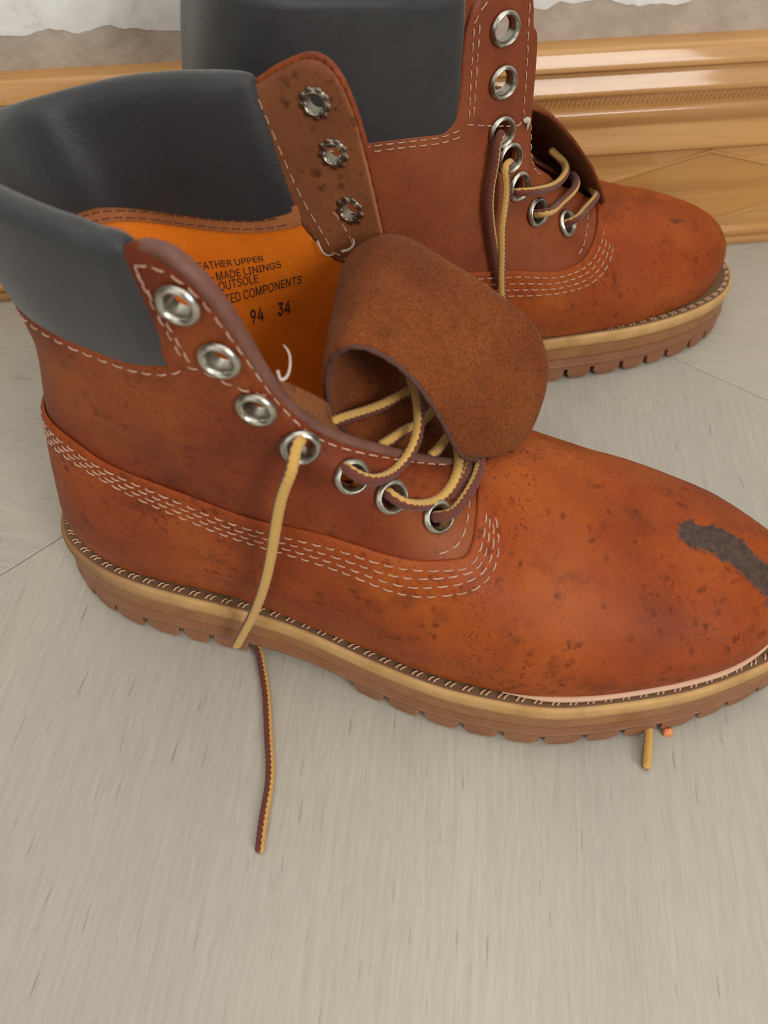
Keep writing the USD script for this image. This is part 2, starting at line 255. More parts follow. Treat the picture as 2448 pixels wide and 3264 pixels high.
# ------------------------------------------------------------------ boot upper surfaces
A_ = np.array
class Shell:
    """Boot upper as a spline surface S(u, v): u runs round the foot (0 = heel back, +15 / -15 = toe tip), v runs from welt (0) to top edge or centre line (1)."""
    def __init__(s, back, side_a, side_b, toe, first_vamp):
        rows = {0: A_(back, float), 15: A_(toe, float), -15: A_(toe, float)}
        for k in range(14):
            rows[k + 1] = A_(side_a[k], float); rows[-k - 1] = A_(side_b[k], float)
        c = A_([.16, 0, 0])                              # inset_rows: tuck the lower edge in behind the welt
        for u, p in rows.items():
            d = A_([0, p[0][1], 0]) if 1 < abs(u) < 13 else (p[0] - A_([.045 if abs(u) < 5 else .25, 0, 0])) * A_([1, 1, 0])
            d = d / np.linalg.norm(d); p[0] -= d * .0022 + A_([0, 0, .0026]); p[1] -= d * .0006
        ext = {}
        for u in range(-18, 19):
            w = u if abs(u) <= 15 else (u - 30 if u > 0 else u + 30)
            ext[u] = rows[w]
        full = []
        for u in range(-18, 19):
            p = ext[u]; w = u if abs(u) <= 15 else (u - 30 if u > 0 else u + 30)
            g1 = 2 * p[6] - p[5]; g2 = 2 * g1 - p[6]
            if abs(w) >= first_vamp + 1 and abs(w) < 15:
                g1, g2 = rows[-w][5], rows[-w][4]
            elif abs(w) == 15:
                g1 = p[6] + (p[6] - p[5]) * A_([1, 1, 0]) * 1.0 + A_([-.0, 0, .001]); g2 = g1 + (p[6] - p[5]) * A_([1, 1, 0])
            full.append(np.vstack([p, g1, g2]))
        s.grid = A_(full)
        s.u = np.arange(-18, 19.0); s.v = np.arange(9) / 6.0
        s.cu = CubicSpline(s.u, s.grid, axis=0)
    def S(s, u, v):
        u = np.atleast_1d(A_(u, float)); v = np.atleast_1d(A_(v, float))
        col = s.cu(u)                                    # n x 9 x 3
        B = CubicSpline(s.v, np.eye(9), axis=0)(v)       # n x 9
        return np.einsum('nr,nrk->nk', B, col)
    def N(s, u, v, e=1e-3):
        u = np.atleast_1d(A_(u, float)); v = np.atleast_1d(A_(v, float))
        a = s.S(u + e, v) - s.S(u - e, v); b = s.S(u, v + e) - s.S(u, v - e)
        n = np.cross(a, b); return n / np.maximum(np.linalg.norm(n, axis=1, keepdims=True), 1e-12)
def dome(w, t, bulge=.003, p=.85, q=1.2, lean=None):
    w, t = A_(w, float), A_(t, float); out = []
    d = (w - t) * A_([1, 1, 0]); d = d / max(np.linalg.norm(d), 1e-9)
    for r in range(7):
        f = r / 6 * np.pi / 2
        x = w + (t - w) * A_([1, 1, 0]) * (1 - np.cos(f)) ** p + A_([0, 0, 1]) * (t[2] - w[2]) * np.sin(f) ** q
        out.append(x + d * bulge * np.sin(np.pi * min(1, r / 4.0)))
    return out
# ---------------------------------------------------------------- near boot
NB=dict()
NB['back']=[(.010,0,.041),(.0105,0,.060),(.0165,0,.085),(.0235,0,.115),(.0295,0,.145),(.0295,0,.163),(.019,0,.197)]
NB['a']=[
 [(.016,-.018,.041),(.015,-.020,.060),(.020,-.020,.085),(.026,-.020,.115),(.032,-.020,.143),(.0320,-.0215,.161),(.0275,-.023,.2005)],
 [(.034,-.031,.041),(.032,-.034,.060),(.034,-.034,.085),(.040,-.034,.115),(.045,-.0335,.141),(.0480,-.035,.159),(.0505,-.0375,.2000)],
 [(.061,-.0355,.040),(.058,-.039,.060),(.058,-.040,.085),(.062,-.0395,.115),(.065,-.040,.139),(.069,-.041,.157),(.0710,-.0430,.1980)],
 [(.085,-.037,.039),(.083,-.041,.060),(.081,-.042,.085),(.082,-.0425,.115),(.083,-.0435,.140),(.083,-.044,.160),(.0820,-.0445,.1995)],
 [(.105,-.0405,.038),(.104,-.0445,.060),(.102,-.0445,.083),(.100,-.0440,.112),(.098,-.0440,.138),(.0975,-.0455,.1625),(.0965,-.0470,.2010)],
 [(.125,-.0455,.037),(.125,-.0485,.058),(.124,-.0480,.080),(.120,-.0460,.105),(.116,-.0445,.128),(.1140,-.0458,.1525),(.1112,-.0460,.1800)],
 [(.145,-.050,.036),(.145,-.053,.055),(.144,-.0525,.074),(.140,-.0495,.094),(.1345,-.0460,.112),(.1308,-.0445,.1295),(.1250,-.0400,.1460)],
 [(.165,-.055,.0355),(.165,-.0575,.053),(.164,-.056,.069),(.161,-.0515,.085),(.1565,-.0455,.0995),(.1532,-.0400,.1140),(.1468,-.0295,.1255)],
 dome((.185,-.0575,.035),(.170,-.0125,.1065),.004,1.05,1.1),
 dome((.205,-.0585,.035),(.190,0,.0985),.004,.93),
 dome((.225,-.056,.035),(.206,0,.092),.004),
 dome((.2475,-.049,.035),(.222,0,.085),.004),
 dome((.270,-.040,.035),(.238,0,.078),.004),
 dome((.292,-.0245,.035),(.252,.001,.074),.004)]
NB['toe']=dome((.3085,.004,.035),(.262,.002,.071),.004)
NB['b']=[
 [(.016,.018,.041),(.015,.020,.060),(.019,.022,.085),(.025,.021,.115),(.030,.022,.143),(.0295,.024,.161),(.0165,.0265,.1910)],
 [(.034,.029,.041),(.032,.033,.060),(.034,.034,.085),(.038,.034,.115),(.042,.036,.141),(.043,.040,.158),(.034,.0445,.1920)],
 [(.061,.032,.040),(.060,.036,.060),(.060,.038,.085),(.062,.038,.115),(.066,.040,.140),(.068,.043,.157),(.068,.047,.1995)],
 [(.085,.032,.039),(.084,.037,.060),(.084,.040,.085),(.086,.041,.115),(.092,.042,.140),(.096,.043,.160),(.098,.044,.207)],
 [(.105,.033,.038),(.104,.039,.060),(.104,.042,.085),(.106,.043,.115),(.115,.043,.140),(.120,.043,.165),(.122,.041,.211)],
 [(.125,.035,.037),(.125,.041,.058),(.124,.0425,.080),(.123,.043,.105),(.127,.042,.125),(.132,.040,.145),(.1355,.038,.170)],
 [(.145,.038,.036),(.145,.0435,.055),(.144,.0435,.074),(.142,.042,.094),(.141,.040,.112),(.141,.036,.130),(.142,.033,.148)],
 [(.165,.041,.0355),(.165,.0465,.053),(.164,.046,.069),(.162,.042,.085),(.159,.036,.099),(.156,.029,.110),(.153,.020,.119)],
 dome((.185,.043,.035),(.170,.010,.104),.004,1.0),
 dome((.205,.045,.035),(.190,0,.0985),.004,.93),
 dome((.2275,.0465,.035),(.206,0,.092),.004),
 dome((.255,.0445,.035),(.222,0,.085),.004),
 dome((.278,.038,.035),(.238,0,.078),.004),
 dome((.297,.024,.035),(.252,.001,.074),.004)]
near = Shell(NB['back'],NB['a'],NB['b'],NB['toe'],9)
# ---------------------------------------------------------------- far boot
FB=dict()
FB['back']=NB['back']
FB['a']=[
 [(.016,-.018,.041),(.015,-.020,.060),(.019,-.022,.085),(.020,-.021,.115),(.018,-.022,.143),(.0140,-.023,.158),(.0235,-.024,.207)],
 [(.034,-.029,.041),(.032,-.033,.060),(.033,-.034,.085),(.036,-.034,.115),(.035,-.036,.141),(.034,-.037,.156),(.038,-.040,.2065)],
 [(.061,-.032,.040),(.060,-.036,.060),(.060,-.038,.085),(.061,-.039,.115),(.063,-.040,.138),(.064,-.041,.155),(.063,-.042,.204)],
 [(.085,-.033,.039),(.084,-.039,.060),(.084,-.042,.085),(.086,-.042,.112),(.089,-.042,.137),(.090,-.041,.155),(.090,-.040,.201)],
 [(.105,-.035,.038),(.104,-.042,.060),(.105,-.0445,.083),(.109,-.043,.108),(.113,-.0415,.132),(.115,-.039,.155),(.1155,-.036,.207)],
 [(.125,-.037,.037),(.125,-.0445,.058),(.127,-.0455,.079),(.131,-.044,.102),(.137,-.040,.125),(.142,-.0355,.150),(.1445,-.032,.208)],
 [(.145,-.040,.036),(.145,-.0465,.055),(.147,-.0465,.073),(.149,-.043,.092),(.151,-.039,.108),(.152,-.0345,.124),(.152,-.029,.1435)],
 [(.165,-.043,.0355),(.165,-.0495,.053),(.166,-.0485,.068),(.166,-.044,.083),(.166,-.038,.096),(.166,-.031,.107),(.165,-.023,.1185)],
 dome((.185,-.046,.035),(.184,-.011,.102),.004,1.0),
 dome((.205,-.048,.035),(.199,0,.0945),.004),
 dome((.2275,-.0485,.035),(.212,0,.088),.004),
 dome((.255,-.0455,.035),(.226,0,.082),.004),
 dome((.278,-.039,.035),(.240,0,.077),.004),
 dome((.297,-.025,.035),(.253,.001,.073),.004)]
FB['back']=[(.010,0,.041),(.0105,0,.060),(.0145,0,.085),(.016,0,.115),(.0135,0,.143),(.0105,0,.158),(.0215,0,.205)]
FB['toe']=dome((.3085,-.003,.035),(.263,.0,.070),.004)
mirror=lambda rows,dy=1.0:[(x,-y*dy,z) for x,y,z in rows]
FB['b']=[mirror(r) for r in FB['a'][:9]]+[
 dome((.205,.0585,.035),(.199,0,.0945),.004),
 dome((.225,.056,.035),(.212,0,.088),.004),
 dome((.2475,.049,.035),(.226,0,.082),.004),
 dome((.270,.040,.035),(.240,0,.077),.004),
 dome((.292,.0245,.035),(.253,.001,.073),.004)]
SQ=lambda x:.19+(x-.19)*.945 if x>.19 else x
for k in ('a','b'): FB[k]=[[(SQ(x),y,z) for x,y,z in r] for r in FB[k]]
FB['toe']=[(SQ(x),y,z) for x,y,z in FB['toe']]
far_shell = Shell(FB['back'],FB['a'],FB['b'],FB['toe'],9)

# ------------------------------------------------------------------ boot builder
SU, SV = .020, .115                                    # metres per unit of u and v, for even meshes
def shape_of(sh, poly, holes):
    P = Polygon([(a * SU, b * SV) for a, b in poly]).buffer(0)
    for (u, v, r) in holes:
        e = 1e-3; a = (sh.S(u + e, v) - sh.S(u - e, v))[0] / (2 * e); b = (sh.S(u, v + e) - sh.S(u, v - e))[0] / (2 * e)
        M = np.stack([a, b], 1); ring = []
        for t in np.linspace(0, 2 * np.pi, 24, endpoint=False):
            n = sh.N(u, v)[0]; e1 = a / np.linalg.norm(a); e2 = np.cross(n, e1); d = r * (math.cos(t) * e1 + math.sin(t) * e2)
            q = np.linalg.lstsq(M, d, rcond=None)[0]; ring.append(((u + q[0]) * SU, (v + q[1]) * SV))
        P = P.difference(Polygon(ring))
    return P
def round_poly(pts, r=.3, n=4):
    """Chaikin-smoothed open/closed polyline in uv."""
    p = np.array(pts, float)
    for _ in range(n):
        q = np.empty((len(p) * 2, 2)); q[0::2] = .75 * p + .25 * np.roll(p, -1, 0); q[1::2] = .25 * p + .75 * np.roll(p, -1, 0); p = q
    return p
def chaikin(pts, n=2):
    p = np.array(pts, float)
    for _ in range(n):
        q = [p[0]]
        for a, b in zip(p[:-1], p[1:]): q += [.75 * a + .25 * b, .25 * a + .75 * b]
        p = np.array(q + [p[-1]])
    return p
def patch(sh, poly, o_out, o_in, step=.0026, edge=.0007, holes=(), seamless=False, wrinkle=0.0):
    """Leather piece: the part of the upper surface inside the uv polygon, between two offsets along the normal, with rounded edges."""
    P = shape_of(sh, poly, holes); prepare(P)
    geo = [P] if P.geom_type == 'Polygon' else list(P.geoms); P = max(geo, key=lambda g: g.area)
    def ringpts(g, st):
        L = g.length; k = max(8, int(L / st)); return np.array([g.interpolate(i / k, normalized=True).coords[0] for i in range(k)])
    rings = [ringpts(P.exterior, .0016)] + [ringpts(r, .0008) for r in P.interiors]
    b = np.vstack(rings); pts = [b]
    for d in (edge * .45, edge * 1.4):
        Q = P.buffer(-d)
        for g in ([Q] if Q.geom_type == 'Polygon' else list(getattr(Q, 'geoms', []))):
            if g.is_empty: continue
            pts.append(ringpts(g.exterior, .0022)); pts += [ringpts(r, .0012) for r in g.interiors]
    x0, y0, x1, y1 = P.bounds; gx, gy = np.meshgrid(np.arange(x0, x1, step), np.arange(y0, y1, step)); gx = gx + (np.arange(gx.shape[0])[:, None] % 2) * step / 2
    g = np.c_[gx.ravel(), gy.ravel()]; Q = P.buffer(-edge * 2.2); g = g[contains_xy(Q, g[:, 0], g[:, 1])]; pts.append(g)
    X = np.vstack(pts); T = Delaunay(X).simplices; c = X[T].mean(1); T = T[contains_xy(P, c[:, 0], c[:, 1])]
    ar = np.cross(X[T[:, 1]] - X[T[:, 0]], X[T[:, 2]] - X[T[:, 0]]); T = T[np.abs(ar) > 1e-12]; ar = ar[np.abs(ar) > 1e-12]; T[ar < 0] = T[ar < 0][:, ::-1]
    d = shapely.distance(shapely.MultiLineString([P.exterior] + list(P.interiors)), shapely.points(X)); u, v = X[:, 0] / SU, X[:, 1] / SV
    free = ((v > .995) & (np.abs(u) > 9.98)) | (np.abs(u) > 14.98) if seamless else np.zeros(len(u), bool)
    base, N = sh.S(u, v), sh.N(u, v); k = np.clip(1 - d / (edge * 1.4), 0, 1); drop = edge * (1 - np.sqrt(np.clip(1 - k * k, 0, 1)))
    if seamless: 
        db = shapely.distance(LineString([(-9.6 * SU, SV), (-15 * SU, SV)]), shapely.points(X)); db = np.minimum(db, shapely.distance(LineString([(9.6 * SU, SV), (15 * SU, SV)]), shapely.points(X)))
        db = np.minimum(db, np.minimum(np.abs(15 - u), np.abs(15 + u)) * SU); drop = np.where(db < edge * 1.5, 0, drop)
    if seamless:
        k1 = np.clip((v - .80) / .20, 0, 1) ** 2 * np.clip((np.abs(u) - 9.6) / .4, 0, 1); one = np.ones(len(u))
        base = base + .5 * k1[:, None] * (sh.S(-u, one) - sh.S(u, one)); N = N * (1 - .5 * k1[:, None]) + sh.N(-u, v) * .5 * k1[:, None]; N /= np.linalg.norm(N, axis=1, keepdims=True)
    w = 0
    if wrinkle: w = wrinkle * (meshkit.fbm(base * 55, 3) - .5) * np.clip(d / .006, 0, 1)
    A = base + N * (o_out - drop + w)[:, None]; B = base + N * (o_in + drop * .3)[:, None]
    n = len(X); F = [T, T[:, ::-1] + n]
    cnt = np.sort(T[:, [[0, 1], [1, 2], [2, 0]]].reshape(-1, 2), 1); E, inv, c2 = np.unique(cnt, axis=0, return_inverse=True, return_counts=True)
    he = T[:, [[0, 1], [1, 2], [2, 0]]].reshape(-1, 2)[c2[inv] == 1]
    if seamless: he = he[~(free[he[:, 0]] & free[he[:, 1]])]
    F.append(np.stack([he[:, 0], he[:, 0] + n, he[:, 1] + n], 1)); F.append(np.stack([he[:, 0], he[:, 1] + n, he[:, 1]], 1))
    m = trimesh.Trimesh(np.vstack([A, B]), np.vstack(F), process=False)
    if seamless: m.merge_vertices(digits_vertex=5)
    return m
def uvline(sh, pts, off, step=None, n=2):
    q = chaikin(pts, n); uv, _ = resample(np.c_[q[:, 0] * SU, q[:, 1] * SV], .0008); u, v = uv[:, 0] / SU, uv[:, 1] / SV
    return sh.S(u, v) + off * sh.N(u, v), sh.N(u, v)
def stitches(sh, pts, off=.0, length=.0031, gap=.0019, r=.00027, n=2, phase=0.0):
    p, N = uvline(sh, pts, off, n=n); d = np.r_[0, np.cumsum(np.linalg.norm(np.diff(p, axis=0), axis=1))]; out = []; s = phase * (length + gap)
    while s + length < d[-1]:
        t = s + np.linspace(0, 1, 7) * length * (1 + rng.uniform(-.1, .1)); q = np.stack([np.interp(t, d, p[:, k]) for k in range(3)], 1); nn = np.stack([np.interp(t, d, N[:, k]) for k in range(3)], 1)
        h = np.array([-.5, .35, .75, .9, .75, .35, -.5])[:, None]
        out.append(tube(q + nn * h * r, r, 6, ref=nn)); s += length + gap
    return join(out)
def eyelet_mesh(sh, u, v, r_out=.0064, r_in=.0040, off=.0012, tilt=0.0):
    prof = np.array([(r_in - .0004, -.0042), (r_in, -.0020), (r_in + .0003, -.0002), (r_in + .0008, .0008), ((r_in + r_out) / 2, .0013), (r_out - .0006, .0009), (r_out, .0001), (r_out - .0003, -.0008)])
    pr = CubicSpline(np.linspace(0, 1, len(prof)), prof)(np.linspace(0, 1, 22)); m = trimesh.creation.revolve(pr, sections=40)
    N = sh.N(u, v)[0]; a = np.cross([.2, .1, 1], N); a /= np.linalg.norm(a); b = np.cross(N, a); R = np.eye(4); R[:3, 0], R[:3, 1], R[:3, 2] = a, b, N; R[:3, 3] = sh.S(u, v)[0] + N * off
    m.apply_transform(R); return m
def lace_mesh(paths, phases, r=.00180):
    vs, fs, uvs, k = [], [], [], 0
    for path, ph in zip(paths, phases):
        p = spline(path, 400); p, s = resample(p, .00045); sides = 14; ang = np.linspace(0, 2 * np.pi, sides + 1)
        rr = r * (1 + .055 * np.sin(2 * np.pi * s[:, None] / .0021 + 2 * ang[None, :-1])); rr[:3] *= np.array([.55, .8, .95])[:, None]; rr[-3:] *= np.array([.95, .8, .55])[:, None]
        m = tube(p, rr, sides, caps=False); V = np.asarray(m.vertices).reshape(len(p), sides, 3); V = np.concatenate([V, V[:, :1]], 1)
        g = grid_mesh(V); f = np.asarray(g.faces); uv = np.stack(np.broadcast_arrays(ang[None] / (2 * np.pi) + ph, s[:, None] / .0022), -1).reshape(-1, 2)
        vs.append(V.reshape(-1, 3)); fs.append(f + k); uvs.append(uv); b0 = k; k += len(uv)
        for row in (0, len(p) - 1):
            idx = b0 + row * (sides + 1) + np.arange(sides); ff = np.stack([np.full(sides, k), idx, idx + 1], 1)
            vs.append(p[row][None]); uvs.append(np.array([[ph, 0.]])); fs.append(ff[:, ::-1] if row else ff); k += 1
    m = trimesh.Trimesh(np.vstack(vs), np.vstack(fs), process=False); return m, np.vstack(uvs)

# materials of the boots
DK, MD, LT = (.205, .036, .0085), (.290, .054, .0105), (.370, .085, .0130)
stain = [((.2585, -.0042, .0750), (.2670, -.0034, .0727), .0092), ((.2670, -.0034, .0727), (.2780, -.0068, .0680), .0092), ((.2780, -.0068, .0680), (.2890, -.0105, .0616), .0086), ((.2880, -.0190, .0590), (.2960, -.0165, .0490), .0036)]
mVamp = leather('worn_orange_brown_leather', DK, MD, LT, .75, patch=stain)
mVampF = leather('orange_brown_leather', DK, MD, LT, .6, offset=(.31, .2, .07), patch=[((.2485, -.0205, .0722), (.2625, -.0185, .0688), .0030), ((.2690, -.0205, .0650), (.2740, -.0225, .0620), .0022), ((.2420, -.0060, .0776), (.2450, -.0040, .0772), .0016)], pcol=((.075, .022, .009), (.13, .038, .013)))
mQuart = leather('red_brown_leather', (.130, .022, .0070), (.200, .036, .0090), (.310, .076, .0140), .5, offset=(.11, .5, .2), spec=.25, rough=.5)
mQuartF = leather('dark_red_brown_leather', (.165, .034, .0120), (.235, .052, .0170), (.300, .078, .0215), .3, offset=(.61, .5, .2), spec=.3, rough=.48)
mFlesh = leather('inner_flap_leather', (.17, .058, .026), (.245, .085, .034), (.32, .125, .045), .8, offset=(.3, .8, .1), rough=.6)
mLining = leather('bright_orange_lining', (.66, .145, .009), (.76, .185, .012), (.82, .225, .016), .05, offset=(.9, .1, .4), rough=.5, bump=.1)
mTongue = leather('suede_tongue', (.130, .029, .0085), (.190, .046, .012), (.255, .072, .017), .3, offset=(.2, .3, .9), rough=.85, sheen=.12, spec=.12, bump=.9, grain=.7)
mBind = plain('facing_edge_brown', (.150, .058, .040), .6, bump=(900, .4, .0004), var=(90, (.12, .043, .030), (.19, .078, .054)))
mCollar = plain('charcoal_collar_leather', (.036, .033, .034), .55, spec=.42, bump=(650, .35, .0005), var=(26, (.020, .020, .021), (.034, .033, .035)), sheen=.2)
mThread = plain('pale_thread', (.50, .30, .20), .8, var=(300, (.38, .20, .125), (.60, .40, .29)))
mThreadD = plain('tan_thread', (.42, .24, .14), .8)
mFray = plain('white_frayed_thread', (.60, .50, .42), .9)
mMetal = plain('worn_nickel', (.50, .47, .40), .33, metal=1.0, bump=(500, .15, .0004), var=(160, (.38, .355, .30), (.58, .55, .48)))
mStitchDark = plain('dark_brown_thread', (.16, .055, .030), .8)
mBand = leather('tan_band_leather', (.30, .095, .030), (.40, .140, .048), (.48, .185, .070), .2, offset=(.5, .8, .1), rough=.6)
mCut = plain('cut_leather_edge', (.085, .032, .020), .8)
mMetalD = plain('tarnished_nickel', (.30, .27, .22), .38, metal=1.0, bump=(500, .15, .0004))
mWelt = mat('pale_tan_welt', {'tc': ('texture_coordinate', {}), 'n': ('noise_texture', {'scale': 70.0, 'detail': 5.0}), 'r': ('rgb_ramp', {'ramp': [(.3, (.43, .240, .082)), (.7, (.60, .37, .155))]}), 'sx': ('separate_xyz', {}), 'mr': ('map_range', {'from_min': .075, 'from_max': .015, 'to_min': 0.0, 'to_max': .8, 'clamp': True}),  # heel end turns brown: shade round the back painted into the welt colour
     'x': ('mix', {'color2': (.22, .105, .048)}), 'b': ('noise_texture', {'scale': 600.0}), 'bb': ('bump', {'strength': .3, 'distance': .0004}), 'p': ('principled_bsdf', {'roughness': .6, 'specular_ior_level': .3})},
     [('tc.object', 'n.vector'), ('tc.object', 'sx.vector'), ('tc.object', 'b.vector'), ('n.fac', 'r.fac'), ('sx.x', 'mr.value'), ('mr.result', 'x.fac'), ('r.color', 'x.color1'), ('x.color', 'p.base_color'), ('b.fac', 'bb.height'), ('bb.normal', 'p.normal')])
mMid = plain('olive_brown_midsole', (.30, .130, .044), .5, var=(80, (.25, .105, .040), (.34, .155, .052)))
mSole = mat('gum_rubber', {'tc': ('texture_coordinate', {}), 'n': ('noise_texture', {'scale': 45.0, 'detail': 5.0}), 'r': ('rgb_ramp', {'ramp': [(.3, (.225, .084, .037)), (.7, (.310, .128, .060))]}),
      'p': ('principled_bsdf', {'roughness': .48, 'specular_ior_level': .4, 'subsurface_weight': .25, 'subsurface_radius': (1, .45, .2), 'subsurface_scale': .004})}, [('tc.object', 'n.vector'), ('n.fac', 'r.fac'), ('r.color', 'p.base_color')])
mGroove = plain('stitch_groove_brown', (.155, .080, .035), .8, bump=(700, .5, .0005))
mInsole = plain('dark_insole', (.10, .035, .016), .8)
mPrint = plain('dark_print', (.07, .026, .010), .7)
mRand = plain('pale_pink_rand', (.62, .38, .25), .6)
mLace = mat('two_tone_lace', {'uv': ('uvmap', {}), 'sx': ('separate_xyz', {}), 'zz': ('math', {'math_type': 'pingpong', 'value2': .5}), 'za': ('math', {'math_type': 'multiply', 'value2': .10}), 'ua': ('math', {'math_type': 'add'}),
     'fr': ('math', {'math_type': 'fraction'}), 'th': ('math', {'math_type': 'less_than', 'value2': .53}), 'c': ('mix', {'color1': (.135, .032, .020), 'color2': (.56, .33, .085)}),
     'n': ('noise_texture', {'scale': 900.0, 'detail': 2.0}), 'tc': ('texture_coordinate', {}), 'bb': ('bump', {'strength': .5, 'distance': .0004}), 'p': ('principled_bsdf', {'roughness': .75, 'specular_ior_level': .3, 'sheen_weight': .2})},
     [('uv.UV', 'sx.vector'), ('sx.y', 'zz.value1'), ('zz.value', 'za.value1'), ('sx.x', 'ua.value1'), ('za.value', 'ua.value2'), ('ua.value', 'fr.value1'), ('fr.value', 'th.value1'), ('th.value', 'c.fac'), ('c.color', 'p.base_color'),
      ('tc.object', 'n.vector'), ('n.fac', 'bb.height'), ('bb.normal', 'p.normal')])

LAT = [(0, 0), (.0065, -.0185), (.0165, -.0272), (.034, -.0352), (.061, -.0396), (.082, -.0410), (.11, -.0440), (.14, -.0520), (.166, -.0590), (.185, -.0618), (.213, -.0622), (.231, -.0585), (.262, -.048), (.281, -.0385), (.2965, -.0285), (.3084, -.0190), (.3155, -.007)]
MED = [(.3165, .010), (.311, .026), (.296, .040), (.27, .0487), (.24, .0515), (.215, .0505), (.18, .046), (.14, .0405), (.10, .0375), (.06, .0385), (.034, .0352), (.0165, .0272), (.0065, .0185)]
def sole_outline(mirrored):
    p = np.array(LAT + MED + LAT[:1])
    if mirrored: p[:, 0] = np.where(p[:, 0] > .19, .19 + (p[:, 0] - .19) * .92, p[:, 0])
    q = spline(p, 500, closed=True)[:-1]
    if mirrored: q = q * [1, -1]; q = q[::-1]
    return q
def lift(v):          # heel end of the sole is taller
    v = np.array(v, float); t = np.clip((.15 - v[:, 0]) / .14, 0, 1); t = t * t * (3 - 2 * t); v[:, 2] = v[:, 2] * (1 + .19 * t); return v
def layer(poly, rings):
    """Stack of (z, inset) outlines joined into a closed solid."""
    base = np.array(poly.exterior.coords)[:-1]; nrm = np.roll(base, -1, 0) - np.roll(base, 1, 0); nrm = np.c_[nrm[:, 1], -nrm[:, 0]]; nrm /= np.linalg.norm(nrm, axis=1, keepdims=True)
    if Polygon(base + nrm * .001).area < Polygon(base).area: nrm = -nrm
    P = np.array([[(*(b - n * ins), z) for b, n in zip(base, nrm)] for z, ins in rings]); P = np.concatenate([P, P[:, :1]], 1)
    g = grid_mesh(P); k = P.shape[1]; v = np.asarray(g.vertices); f = [np.asarray(g.faces)]
    for r in (0, len(rings) - 1):
        c = len(v); v = np.vstack([v, v[r * k:(r + 1) * k].mean(0)]); i = r * k + np.arange(k - 1); f.append(np.stack([np.full(k - 1, c), i, i + 1], 1) if r else np.stack([np.full(k - 1, c), i + 1, i], 1))
    m = trimesh.Trimesh(lift(v), np.vstack(f), process=False); m.merge_vertices(); return outward(m)
def build_sole(bt, mirrored):
    ol = sole_outline(mirrored); P = Polygon(ol)
    sole = obj('outsole', layer(P, [(.0080, .004), (.0080, .0008), (.0092, .0004), (.0112, .0002), (.0116, -.0002), (.0122, .0002), (.0160, .0006)]), mSole, bt, smooth=40)
    line = np.r_[ol, ol[:1]]; rs, s = resample(line, .0158); pitch_n = len(rs) - 1
    fine, fs = resample(line, .0010); L = fs[-1]
    jit = rng.uniform(-.0012, .0012, pitch_n + 1); jit[-1] = jit[0]
    nrm = np.gradient(fine, axis=0); nrm = np.c_[-nrm[:, 1], nrm[:, 0]]; nrm /= np.linalg.norm(nrm, axis=1, keepdims=True)
    if not P.contains(Point(fine[10] + nrm[10] * .004)): nrm = -nrm
    for k in range(pitch_n):
        a, b = (s[k] + jit[k]) * L / s[-1] + .0012, (s[k + 1] + jit[k + 1]) * L / s[-1] - .0012; t = np.linspace(a, b, 9); q = np.stack([np.interp(t, fs, fine[:, i]) for i in (0, 1)], 1); n = np.stack([np.interp(t, fs, nrm[:, i]) for i in (0, 1)], 1)
        if .088 < q[:, 0].mean() < .134: continue
        e = np.abs(np.linspace(-1, 1, 9))[:, None]; rows = []
        for z, ins, cut in ((.0090, .0006, 0), (.0048, .0004, .0), (.0022, .0005, .006), (.0007, .0012, .022), (.0002, .0030, .034), (.0002, .013, .036)):
            qq = q + n * ins; c = qq.mean(0); rows.append(np.c_[qq + (c - qq) * cut * 8 * e ** 4, z + (.0085 - z) * .42 * (cut > 0) * e[:, 0] ** 6])
        rows.append(np.c_[q + n * .013, np.full(9, .0090)]); R = np.array(rows); m = grid_mesh(R); v = np.asarray(m.vertices); f = [np.asarray(m.faces)]
        i = np.arange(63).reshape(7, 9)
        for col in (0, 8):
            r = i[:, col]; ff = np.array([[r[0], r[j], r[j + 1]] for j in range(1, 6)]); f.append(ff if col else ff[:, ::-1])
        f.append(np.stack([i[6, :-1], i[6, 1:], i[0, 1:]], 1)); f.append(np.stack([i[6, :-1], i[0, 1:], i[0, :-1]], 1))
        obj('tread_lug', outward(trimesh.Trimesh(lift(v), np.vstack(f), process=False)), mSole, sole, smooth=35)
    obj('midsole', layer(P, [(.0161, .002), (.0161, .0012), (.0167, .0006), (.0231, .0006), (.0237, .0014), (.0237, .003)]), mMid, bt, smooth=40)
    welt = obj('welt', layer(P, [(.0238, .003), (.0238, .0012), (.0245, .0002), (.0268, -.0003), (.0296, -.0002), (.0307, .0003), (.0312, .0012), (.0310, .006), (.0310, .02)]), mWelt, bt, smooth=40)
    gr = [np.c_[fine + nrm * ins, np.full(len(fine), z)] for ins, z in ((.0014, .0311), (.0018, .0315), (.0100, .0315), (.0110, .0306))]
    g = np.array([lift(r) for r in gr]).transpose(1, 0, 2); gm = grid_mesh(g)
    if gm.face_normals[:, 2].mean() < 0: gm.invert()
    obj('welt_groove', gm, mGroove, welt, smooth=40)
    out = []; d = 0.0
    while d < L - .004:
        for e in (0, .0021):
            q = np.array([np.interp(d + e, fs, fine[:, i]) for i in (0, 1)]); n = np.array([np.interp(d + e, fs, nrm[:, i]) for i in (0, 1)]); t = np.array([n[1], -n[0]]) * (-1 if mirrored else 1)
            a, b = q + n * .0024 - t * .0004, q + n * .0046 + t * .0012
            out.append(tube(lift(np.array([(*a, .0316), (*((a + b) / 2), .0323), (*b, .0317)])), .00034, 5))
        d += .0068
    obj('welt_stitching', join(out), mRand, welt, smooth=True, kind='stuff')
    obj('insole', layer(P.buffer(-.010), [(.0280, 0), (.0345, 0), (.0350, .001)]), mInsole, bt, smooth=30)

